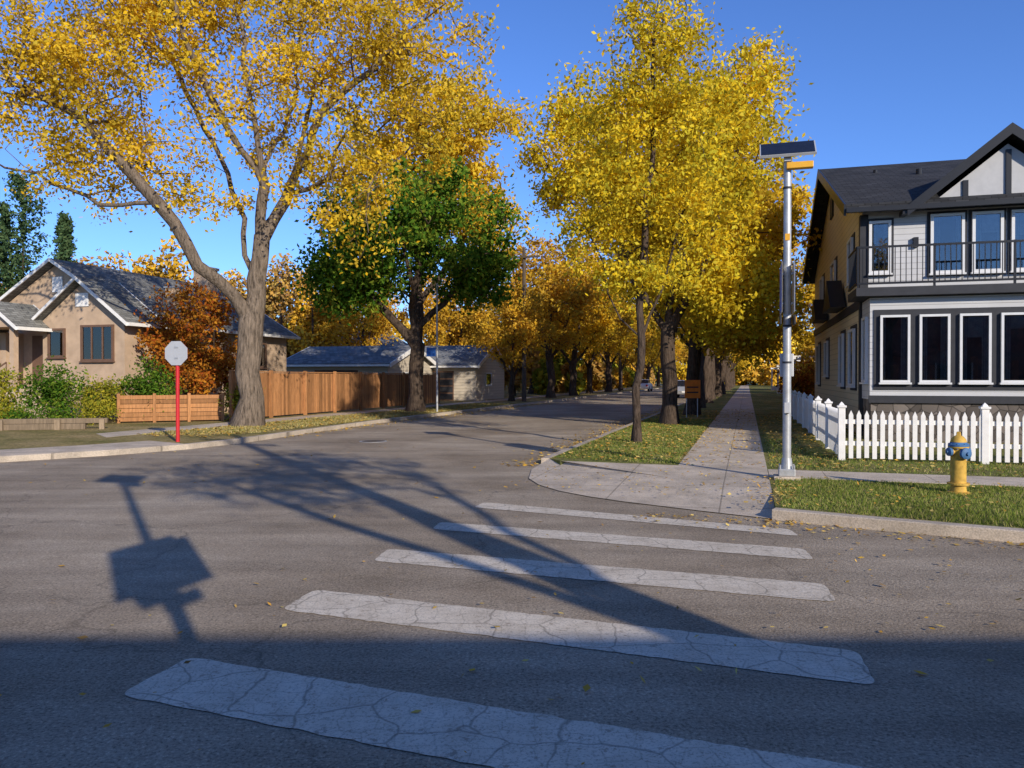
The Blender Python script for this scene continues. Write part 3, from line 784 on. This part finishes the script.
for (t, s, mt, w, l, z) in ((4.2, 44, 'brick', 9, 10, 3.2), (4.6, 60, 'cream', 9, 10, 3.4), (4.5, 78, 'stucco', 9, 10, 3.0), (4.5, 98, 'cream', 9, 10, 3.2)):
    G = Grp("bungalow", P(t, s, KH), -A)
    G.prism("walls", M[mt], [(0,0),(w,0),(w,z),(w/2,z+2.4),(0,z)], 0, l, 'y')
    gable_roof(G, M['shg'], M['white'], 'y', -.4, l+.4, -.45, w+.45, z-.2, z+2.5)
    window(G, 'F', 0, 1, 2.6, 1.2, 2.6, M['wframe']); window(G, 'F', 0, 5.5, 7.5, 1.2, 2.6, M['wframe'], mull=1)
    window(G, 'L', 0, 2, 3.5, 1.2, 2.5, M['wframe']); window(G, 'L', 0, 6, 7.5, 1.2, 2.5, M['wframe'])
    G.box("porch", M['white'], -1.6, -.003, 3.9, 6.0, .0, .5); G.box("porch", M['white'], -1.7, -.003, 3.8, 6.1, 2.6, 2.8)
    for yy in (3.95, 5.9): G.box("porch_posts", M['white'], -1.6, -1.48, yy, yy+.12, .5, 2.6)
    G.done()

# ------------------------------------------------------------------ left house
H = Grp("bungalow_house", P(-22.1, 24.7, KH), -A)
H.prism("walls", M['stucco'], [(-7.7,0),(0,0),(0,3.75),(-3.85,6.05),(-7.7,3.75)], 0, 10, 'y')
gable_roof(H, M['shg'], M['white'], 'y', -.4, 10.4, -8.15, .45, 3.5, 6.1, .08, 'roof', .04)
H.prism("bay_walls", M['stucco'], [(-3.6,0),(.2,0),(.2,3.7),(-1.7,5.1),(-3.6,3.7)], -.95, -.003, 'y')
gable_roof(H, M['shg'], M['white'], 'y', -1.3, .8, -4.0, .62, 3.45, 5.2, .08, 'bay_roof', .04)
H.prism("bay_walls", M['stucco'], [(-7.3,0),(-5.6,0),(-5.6,3.3),(-7.3,3.3)], -.8, -.003, 'y')
window(H, 'F', -.95, -1.75, -.25, 2.15, 3.5, M['brownf'], .08, 'curtain', 2)
window(H, 'F', -.95, -3.3, -2.5, 2.3, 3.4, M['brownf'], .08, 'curtain')
window(H, 'F', -.8, -7.0, -5.9, 2.1, 3.2, M['wframe'], .07, 'curtain_r', 1)
H.box("gable_vent", M['white'], -2.0, -1.4, -1.0, -.953, 4.2, 4.7)
H.box("gable_vent", M['brownf'], -4.1, -3.6, -.05, -.003, 4.9, 5.5)
H.box("porch_floor", M['concrete'], -5.5, -3.65, -2.2, -.003, 0, 1.2)
for x in (-5.5, -3.8): H.box("porch_posts", M['stucco'], x, x+.2, -2.2, -2.0, 1.2, 3.4)
H.prism("porch_gable", M['stucco'], [(-5.6,3.4),(-3.55,3.4),(-4.57,4.15)], -2.25, -.9, 'y')
gable_roof(H, M['shg'], M['white'], 'y', -2.45, -.5, -5.95, -3.2, 3.3, 4.3, .08, 'porch_roof', .04)
H.box("door", M['brownf'], -5.1, -4.1, -.06, -.003, 1.2, 3.2)
for i in range(6): H.box("steps", M['concrete'], -5.2, -4.0, -2.2-.3*(6-i), -2.203, .2*i, .2*(i+1)-.004)
for x in (-5.25, -3.95):
    H.tube("step_rail", M['brownf'], (x, -2.2, 2.1), (x, -4.0, 1.0), .03)
    for i in range(6): H.tube("step_rail", M['brownf'], (x, -2.2-.36*i, 1.2-.22*i), (x, -2.2-.36*i, 2.1-.22*i), .018, seg=6)
for (a, b_) in ((1.2, 2.4), (6.5, 8.2)): window(H, 'R', 0, a, b_, 2.0, 3.2, M['wframe'], .08)
H.box("basement_window", M['dark'], -1.6, -.4, -.97, -.952, .5, 1.0)
H.box("chimney", M['stucco'], -3.6, -2.75, 7.6, 8.3, 4.8, 6.75); H.box("chimney_cap", M['concrete'], -3.66, -2.69, 7.54, 8.36, 6.752, 6.88)
H.box("roof_vent_box", M['stucco'], -1.6, -1.15, 3.3, 3.75, 4.3, 5.35); H.box("roof_vent_cap", M['galv'], -1.65, -1.1, 3.25, 3.8, 5.352, 5.42)
H.done()

def garage(name, t, s, w, l, z, zr, wall, roofm, axis):
    G = Grp(name, P(t, s, KH), -A)
    if axis == 'y': G.prism("walls", wall, [(0,0),(w,0),(w,z),(w/2,zr-.1),(0,z)], 0, l, 'y')
    else: G.prism("walls", wall, [(0,0),(l,0),(l,z),(l/2,zr-.1),(0,z)], 0, w, 'x')
    if axis == 'y': gable_roof(G, roofm, M['white'], 'y', -.3, l+.3, -.35, w+.35, z-.15, zr)
    else: gable_roof(G, roofm, M['white'], 'x', -.3, w+.3, -.35, l+.35, z-.15, zr)
    G.box("garage_door", M['brownf'], w*.3, w*.72, -.05, -.003, .0, 2.0)
    for i in range(4): G.box("door_panels", M['char'], w*.3+.06, w*.72-.06, -.07, -.052, .08+i*.48, .46+i*.48)
    window(G, 'F', 0, w*.08, w*.22, 1.0, 1.8, M['wframe']); window(G, 'R', w, l*.3, l*.5, 1.0, 1.9, M['wframe'])
    return G.done()
garage("garage", -27.5, 43, 7, 7, 2.4, 3.45, M['cream'], M['shgx'], 'x')
garage("garage", -23.0, 50, 5.6, 6.5, 2.4, 3.7, M['cream'], M['shgx'], 'x')
G = Grp("house", P(-38, 62, KH), -A)
G.prism("walls", M['cream'], [(0,0),(8,0),(8,3.4),(4,5.6),(0,3.4)], 0, 10, 'y'); gable_roof(G, M['shg'], M['white'], 'y', -.4, 10.4, -.4, 8.4, 3.2, 5.7)
window(G, 'F', 0, 1.5, 3, 1.2, 2.6, M['wframe']); window(G, 'R', 8, 2, 3.5, 1.2, 2.6, M['wframe']); G.done()

# ------------------------------------------------------------------ fences
F_ = Grp("picket_fence", (0, 0, 0), -A)
def picket(x, y, along):
    w = .038; d = .011; z0 = KH+.05+random.uniform(-.01, .01); z1 = KH+.84+random.uniform(-.008, .008); zp = z1+.09
    if along == 'x': F_.prism("pickets", M['white'], [(x-w, z0), (x+w, z0), (x+w, z1), (x, zp), (x-w, z1)], y-d, y+d, 'y')
    else: F_.prism("pickets", M['white'], [(y-w, z0), (y+w, z0), (y+w, z1), (y, zp), (y-w, z1)], x-d, x+d, 'x')
t = 1.85
while t < 14: picket(t, 15.8, 'x'); t += .134
s = 15.95
while s < 37: picket(1.69, s, 'y'); s += .134
for z in (.28, .68):
    F_.box("rails", M['white'], 1.72, 14, 15.815, 15.85, KH+z, KH+z+.08); F_.box("rails", M['white'], 1.705, 1.74, 15.86, 37, KH+z, KH+z+.08)
def post(x, y):
    F_.box("posts", M['white'], x-.06, x+.06, y-.06, y+.06, KH, KH+.98, .008)
    F_.box("post_caps", M['white'], x-.08, x+.08, y-.08, y+.08, KH+.982, KH+1.02); F_.lathe("post_caps", M['white'], [(.07, 0), (.05, .03), (.001, .07)], 4, (x, y, KH+1.021))
for i in range(6): post(1.69+2.36*i, 15.83)
for i in range(1, 9): post(1.69, 15.83+2.5*i)
F_.done()

F_ = Grp("wooden_fence", (0, 0, 0), -A)
tf = -17.6; s = 24.0
while s < 44:
    F_.box("boards", M['cedar'], tf, tf+.02, s, s+.135, KH+.06, KH+1.72+random.uniform(-.012, .012)); s += .142
for i in range(9):
    s = 23.95+2.45*i; F_.box("posts", M['cedar'], tf+.022, tf+.13, s, s+.11, KH, KH+1.82)
for z in (.3, 1.45): F_.box("rails", M['cedar'], tf-.05, tf-.002, 24, 44, KH+z, KH+z+.09)
F_.box("cap_rail", M['cedar'], tf-.04, tf+.06, 24, 44, KH+1.74, KH+1.78)
F_.done()
G = Grp("low_board_fence", (0, 0, KH))
a = Vector((-13.3, 26.7)); b_ = Vector((-10.3, 28.1)); G.e.location = (a.x, a.y, KH); G.e.rotation_euler = (0, 0, math.atan2(b_.y-a.y, b_.x-a.x))
Ln = (b_-a).length
for i in range(6): G.box("boards", M['cedar'], 0, Ln, 0, .025, .05+.15*i, .05+.15*i+.135)
for i in range(4): G.box("posts", M['cedar'], Ln*i/3-.05, Ln*i/3+.05, -.1, -.003, 0, 1.0)
G.done()
G = Grp("timber_edging", (-16.4, 22.6, KH), math.radians(14))
G.box("beam_top", M['timber'], 0, 4.4, 0, .16, .18, .33, .01); G.box("beam", M['timber'], .9, 3.8, -.02, .14, 0, .175, .01)
for x in (.0, 1.5, 3.0, 4.2): G.box("stakes", M['timber'], x, x+.14, -.1, -.023, 0, .3)
G.done()

# ------------------------------------------------------------------ street furniture
def crossing_pole(loc, h, zs=2.5, rz=-A, sw=.36):
    G = Grp("solar_crosswalk_beacon", loc, rz)
    G.box("footing", M['concrete'], -.19, .19, -.19, .19, -.02, .05, .01)
    G.box("base", M['galv'], -.12, .12, -.12, .12, .05, .16, .012)
    for x in (-.1, .1):
        for y in (-.1, .1): G.tube("bolts", M['galv'], (x, y, .16), (x, y, .22), .014, seg=6)
    G.tube("pole", M['galv'], (0, 0, .1), (0, 0, h-.12), .062, .055, 20)
    G.tube("collar", M['galv'], (0, 0, .16), (0, 0, .32), .088, .07, 20)
    G.box("panel_bracket", M['galv'], -.05, .05, -.1, .10, h-.20, h-.05)
    def pp(o0, o1, n0, n1):
        ct, st = math.cos(math.radians(38)), math.sin(math.radians(38))
        return [(o*ct - nn*st, h + o*st + nn*ct) for o, nn in ((o0, n0), (o1, n0), (o1, n1), (o0, n1))]
    G.prism("solar_panel_frame", M['alu'], pp(-.22, .22, -.02, .02), -.40, .40, 'x')
    G.prism("solar_panel_cells", M['solar'], pp(-.205, .205, .023, .027), -.38, .38, 'x')
    G.box("battery_box", M['amber'], -.02, .36, -.13, .0, h-.32, h-.225, .01)
    for sx in (-1, 1):
        x = sx*.085
        G.box("crossing_sign", M['alu'], min(x, x+sx*.004), max(x, x+sx*.004), -sw, sw, zs, zs+.75)
        G.box("crossing_sign_face", M['bluesign'], min(x+sx*.006, x+sx*.009), max(x+sx*.006, x+sx*.009), -sw+.03, sw-.03, zs+.03, zs+.72)
        G.box("beacon_housing", M['char'], min(x, x+sx*.03), max(x, x+sx*.03), -.2, .2, zs-.17, zs-.03, .008)
        for yy in (-.12, .12): G.tube("beacon_lens", M['amber'], (x+sx*.03, yy, zs-.1), (x+sx*.045, yy, zs-.1), .05)
        G.tube("sign_clamp", M['galv'], (0, 0, zs+.15), (x, 0, zs+.15), .02); G.tube("sign_clamp", M['galv'], (0, 0, zs+.6), (x, 0, zs+.6), .02)
    G.box("control_box", M['alu'], -.1, .1, .07, .18, 1.55, 1.9, .01)
    G.box("push_button", M['alu'], -.045, .045, -.12, -.066, 1.0, 1.16, .008)
    G.box("label", M['amber'], -.035, .035, -.066, -.061, h-1.38, h-1.28)
    for z in (h-.6, 2.3, 1.75): G.tube("band", M['char'], (0, 0, z), (0, 0, z+.03), .066, seg=20)
    return G.done()
crossing_pole((4.16, 11.95, KH), 4.98)
crossing_pole((1.2, -.95, 0), 6.05, 3.1, sw=.44)

G = Grp("stop_sign", (-8.0, 18.9, KH), math.radians(-8))
G.tube("post", M['redp'], (0, 0, 0), (0, 0, 1.85), .045, .045, 12)
G.tube("post_upper", M['galv'], (0, .0, 1.85), (0, 0, 2.25), .03, .03, 10)
pr = [(.31*math.cos(math.pi/8+i*math.pi/4), 2.12+.31*math.sin(math.pi/8+i*math.pi/4)) for i in range(8)]
G.prism("sign_back", M['alu'], pr, -.062, -.056, 'y'); G.prism("sign_face", M['redp'], pr, -.054, -.05, 'y')
for z in (2.0, 2.26): G.box("sign_brackets", M['galv'], -.05, .05, -.068, -.0625, z-.02, z+.02)
G.done()

# fire hydrant
G = Grp("fire_hydrant", (5.91, 10.45, KH), math.radians(10))
G.lathe("barrel", M['hyd_y'], [(.135, 0), (.135, .025), (.10, .03), (.095, .08), (.095, .50), (.10, .52), (.10, .60), (.125, .605), (.125, .625)], 24)
G.lathe("bonnet", M['hyd_b'], [(.125, .627), (.125, .65), (.108, .66), (.10, .68)], 24)
G.lathe("bonnet_top", M['hyd_y'], [(.10, .682), (.09, .72), (.06, .755), (.03, .77)], 24)
G.lathe("operating_nut", M['hyd_y'], [(.03, .77), (.025, .815), (.01, .82)], 5)
G.lathe("flange", M['hyd_y'], [(.135, .12), (.135, .145)], 24)
for a in range(8):
    th = a*math.pi/4; G.tube("bolts", M['hyd_b'], (.112*math.cos(th), .112*math.sin(th), .59), (.112*math.cos(th), .112*math.sin(th), .665), .010, seg=6)
for sx in (-1, 1):
    G.lathe("nozzle", M['hyd_y'], [(.05, .07), (.05, .115)], 18, (0, 0, .555), (sx, 0, 0))
    G.lathe("nozzle_cap", M['hyd_b'], [(.056, .116), (.056, .15), (.04, .16), (.018, .162), (.018, .178)], 18, (0, 0, .555), (sx, 0, 0))
G.lathe("pumper_nozzle", M['hyd_y'], [(.065, .07), (.065, .11)], 20, (0, 0, .54), (0, -1, 0))
G.lathe("pumper_cap", M['hyd_b'], [(.075, .111), (.075, .15), (.05, .165), (.022, .167), (.022, .19)], 20, (0, 0, .54), (0, -1, 0))
e = G.done()
for c in e.children:
    if c.name.split('.')[0] in ("barrel", "bonnet", "bonnet_top", "nozzle", "nozzle_cap", "pumper_cap"):
        for p in c.data.polygons: p.use_smooth = True
        m_ = c.modifiers.new("es", 'EDGE_SPLIT'); m_.split_angle = math.radians(40)

def util_pole(loc, h, arm=True, rz=-A, r=.15):
    G = Grp("utility_pole", loc, rz)
    G.tube("pole", M['pole'], (0, 0, 0), (0, 0, h), r, r*.72, 12)
    if arm:
        G.box("crossarm", M['pole'], -1.1, 1.1, -r-.11, -r-.003, h-.7, h-.58)
        for x in (-1, -.5, .5, 1): G.lathe("insulators", M['galv'], [(.03, 0), (.05, .05), (.03, .12)], 8, (x, -r-.05, h-.58))
    return G.done()
util_pole(P(-13.9, 49.5, KH), 10.0)
util_pole(P(-13.9, 90, KH), 10.0)
util_pole((5.75, -3.0, KH), 10.5, True, r=.18)
G = Grp("street_sign_pole", P(-13.4, 33.2, KH), -A)
G.tube("pole", M['galv'], (0, 0, 0), (0, 0, 5.8), .05, .04); G.box("sign", M['bluesign'], -.5, -.06, -.03, -.01, 2.5, 2.9)
G.tube("sign_bracket", M['galv'], (0, 0, 2.7), (-.5, -.005, 2.7), .015); G.done()
G = Grp("street_sign", (4.35, -1.0, KH), math.radians(20))
G.tube("post", M['galv'], (0, 0, 0), (0, 0, 3.25), .03); G.box("sign_blade", M['bluesign'], -.03, .02, -.1, .1, 2.75, 3.28); G.done()
G = Grp("construction_sign", (6.95, 30.4, KH), 0)
G.box("board", M['orsign'], -.3, .3, -.01, .01, .75, 1.45, .005)
for x in (-.22, .2): G.tube("legs", M['galv'], (x, .03, .0), (x, .03, 1.4), .02)
G.box("stripes", M['char'], -.22, .22, -.014, -.0105, .95, 1.0); G.box("stripes", M['char'], -.22, .22, -.014, -.0105, 1.15, 1.2)
G.done()

def car(loc, rz, mat):
    G = Grp("parked_car", loc, rz)
    body = [(-2.2,.35),(-2.25,.7),(-2.1,.95),(-1.3,1.02),(1.1,1.02),(2.05,.88),(2.25,.62),(2.22,.32)]
    G.prism("body", mat, body, -.88, .88, 'x', .06)
    G.prism("cabin_glass", M['solar'], [(-1.55,1.0),(-1.05,1.42),(.35,1.42),(1.1,1.0)], -.74, .74, 'x')
    G.prism("roof", mat, [(-1.12,1.421),(-1.0,1.47),(.3,1.47),(.42,1.421)], -.72, .72, 'x')
    for y in (-1.4, 1.4):
        for sx in (-1, 1):
            G.tube("wheels", M['rubber'], (sx*.72, y, .32), (sx*.91, y, .32), .32, seg=20); G.tube("hubs", M['galv'], (sx*.90, y, .32), (sx*.925, y, .32), .18, seg=14)
    for sx in (-1, 1): G.box("tail_lights", M['redp'], sx*.7-.12, sx*.7+.12, -2.27, -2.2, .65, .85)
    G.box("licence_plate", M['white'], -.25, .25, -2.275, -2.255, .48, .6)
    G.done()
car(P(-4.7, 66, .004), -A, M['carp'])
car(P(-4.7, 82, .004), -A, M['char'])
car(P(-12.0, 96, .004), -A, M['white'])

# building across the street (behind the viewpoint)
G = Grp("apartment_building", (-22, -6.85, 0))
G.box("walls", M['brick'], 0, 62, -10, 0, 0, 5.05); G.box("parapet", M['concrete'], -.05, 62.05, -.3, .003, 5.052, 5.2)
for i in range(15):
    x = 2+4*i
    G.box("windows", M['glass'], x, x+1.6, .03, .05, 1.0, 2.4); G.box("window_backing", M['dark'], x, x+1.6, .003, .02, 1.0, 2.4)
    G.box("window_frames", M['wframe'], x-.06, x-.002, .003, .08, .95, 2.45); G.box("window_frames", M['wframe'], x+1.602, x+1.66, .003, .08, .95, 2.45)
G.done()
tg = ell(120, (-.3,0,8.0), (2.7,2.2,1.7), 91, gate=-.1)
tree("ash_tree", (6.1, -4.0, 0), [(0,0,0),(0,0,3.8),(.1,0,7.2)], [[(0,0,3.8),(-1.2,0,6.2),(-2,0,7.8)],[(0,0,4),(1.2,0,6.4),(2,0,7.8)]], tg, .16, M['yellow2'], M['bark_d'], 92, nleaf=34, lsize=.075, clump=.36, leafy=.85)

# ------------------------------------------------------------------ grass blades and fallen leaves
def in_poly(pts, poly):
    x, y = pts[:, 0], pts[:, 1]; ins = np.zeros(len(pts), bool); n = len(poly)
    for i in range(n):
        x0, y0 = poly[i]; x1, y1 = poly[(i+1) % n]
        c = ((y0 > y) != (y1 > y)) & (x < (x1-x0)*(y-y0)/((y1-y0) or 1e-9)+x0); ins ^= c
    return ins
rng = np.random.RandomState(4)
def blades(name, poly, n, h, z, w=.006, mat='blade'):
    a = np.array(poly); lo = a.min(0); hi = a.max(0)
    p = rng.uniform(lo, hi, size=(n, 2)); p = p[in_poly(p, poly)]; m_ = len(p)
    th = rng.uniform(0, 6.28, m_); ln = rng.uniform(.4, 1.3, m_)*h
    dens = np.array([mnoise.noise(Vector((q[0]*.9, q[1]*.9, 0))) for q in p]); ln *= (1+.7*dens)
    d = np.stack([np.cos(th), np.sin(th), np.zeros(m_)], 1)*w
    b0 = np.concatenate([p, np.full((m_, 1), z)], 1)
    lean = rng.normal(size=(m_, 2))*.45*ln[:, None]
    tip = b0 + np.concatenate([lean, ln[:, None]], 1)
    v = np.stack([b0-d, b0+d, tip], 1).reshape(-1, 3)
    mk(name, v, np.arange(len(v)).reshape(-1, 3), M[mat], rot=-A)
blades("grass", [(.4,9.85),(1.4,9.5),(2.7,9.2),(4.5,8.8),(8,8.3),(8,12.3),(.4,12.7)], 60000, .042, KH)
blades("grass", [(.4,13.95),(10,13.6),(10,16.2),(1.6,16.2),(.4,22)], 20000, .05, KH, .008)
blades("grass", [(-3.55,14.7),(-1.2,14.2),(-1.2,30),(-3.55,30)], 32000, .045, KH, .008)
blades("grass", [(-14.4,17.5),(-13.1,19),(-13.1,45),(-15.7,45),(-15.7,17.5)], 24000, .055, KH, .014, 'bladed')

def scatter(cs, z, size):
    n = len(cs); zz = z + rng.uniform(.008, .022, (n, 1)); c = np.concatenate([cs, zz], 1)
    a = rng.normal(size=(n, 3)); a[:, 2] *= .18; a /= np.linalg.norm(a, axis=1)[:, None]
    up = np.array([0, 0, 1.])+rng.normal(size=(n, 3))*.2; b = np.cross(up, a)
    s = size*rng.uniform(.5, 1.3, (n, 1)); a = a*s; b = b*s*.6
    return np.stack([c-a, c-a*.1+b, c+a, c-a*.1-b], 1).reshape(-1, 3)
L = []
def rect(n, t0, t1, s0, s1): return np.stack([rng.uniform(t0, t1, n), rng.uniform(s0, s1, n)], 1)
L.append(scatter(rect(3200, -3.5, -1.1, 14.4, 38), KH+.02, .042))
L.append(scatter(rect(900, -1.1, .3, 14, 40), KH, .04))
L.append(scatter(rect(1300, .4, 1.7, 14, 34), KH+.02, .04))
L.append(scatter(rect(480, .4, 8, 9.6, 12.8), KH+.03, .03))
L.append(scatter(rect(420, .4, 9, 13.8, 15.8), KH+.03, .035))
n_ = 130; L.append(scatter(np.stack([rng.uniform(-1.3, .6, n_), 9.62-np.abs(rng.normal(size=n_))*.3], 1), .006, .028))
n_ = 220; L.append(scatter(np.stack([.30+rng.normal(size=n_)*.18, rng.uniform(9.8, 12.8, n_)], 1), KH+.01, .03))
tk = .2+7.8*rng.uniform(size=480)**1.3; sk = np.interp(tk, [.33,1.4,2.7,4.5,8], [9.78,9.45,9.12,8.75,8.2]) - .2 - np.abs(rng.normal(size=480))*.28
L.append(scatter(np.stack([tk, sk], 1), .006, .028))
sk = rng.uniform(14, 50, 1700); L.append(scatter(np.stack([-3.8-np.abs(rng.normal(size=1700))*.4, sk], 1), .006, .045))
L.append(scatter(rect(420, -3.4, .3, 10.6, 14.0), .095, .025))
L.append(scatter(rect(380, -13, 8, 2, 30), .006, .032))
L.append(scatter(rect(170, .5, 7, 5.5, 9), .006, .026))
L.append(scatter(rect(150, -4, 5, 1.5, 9), .012, .022))
L.append(scatter(rect(3600, -15.7, -13.0, 17, 45), KH+.02, .055))
sk = rng.uniform(19, 50, 1500); L.append(scatter(np.stack([-12.75+np.abs(rng.normal(size=1500))*.45, sk], 1), .006, .045))
v = np.concatenate(L)
mk("fallen_leaves", v, np.arange(len(v)).reshape(-1, 4), M['fallen'], rot=-A)

# ------------------------------------------------------------------ light, sky, camera
EL = math.radians(21); D = Vector((.48*math.cos(EL), -.877*math.cos(EL), math.sin(EL)))
sun = bpy.data.lights.new("sun", 'SUN'); sun.energy = 5.0; sun.angle = math.radians(.5); sun.color = (1.0, .92, .80)
so = bpy.data.objects.new("sun", sun); coll.objects.link(so); so.rotation_euler = D.to_track_quat('Z', 'Y').to_euler(); so.location = (10, -20, 20)
w = bpy.data.worlds.new("World"); scene.world = w; w.use_nodes = True
nt = w.node_tree; bg = nt.nodes["Background"]
sky = nt.nodes.new("ShaderNodeTexSky"); sky.sky_type = 'NISHITA'; sky.sun_disc = False
sky.sun_elevation = EL; sky.sun_rotation = math.atan2(.48, -.877); sky.air_density = 0.9; sky.dust_density = .05; sky.ozone_density = 3.0
tint = mix(nt, sky.outputs[0], (0.72, 0.98, 1.52), 1.0, 'MULTIPLY')
nt.links.new(tint, bg.inputs["Color"]); bg.inputs["Strength"].default_value = .13
scene.view_settings.view_transform = 'Standard'; scene.view_settings.look = 'None'; scene.view_settings.exposure = 0

cam = bpy.data.cameras.new("camera"); cam.sensor_width = 36; cam.lens = 27.77; cam.clip_end = 3000; cam.clip_start = .05
co = bpy.data.objects.new("camera", cam); coll.objects.link(co); co.location = (0, 0, 1.65)
co.rotation_euler = (math.radians(90-.44), 0, 0); scene.camera = co
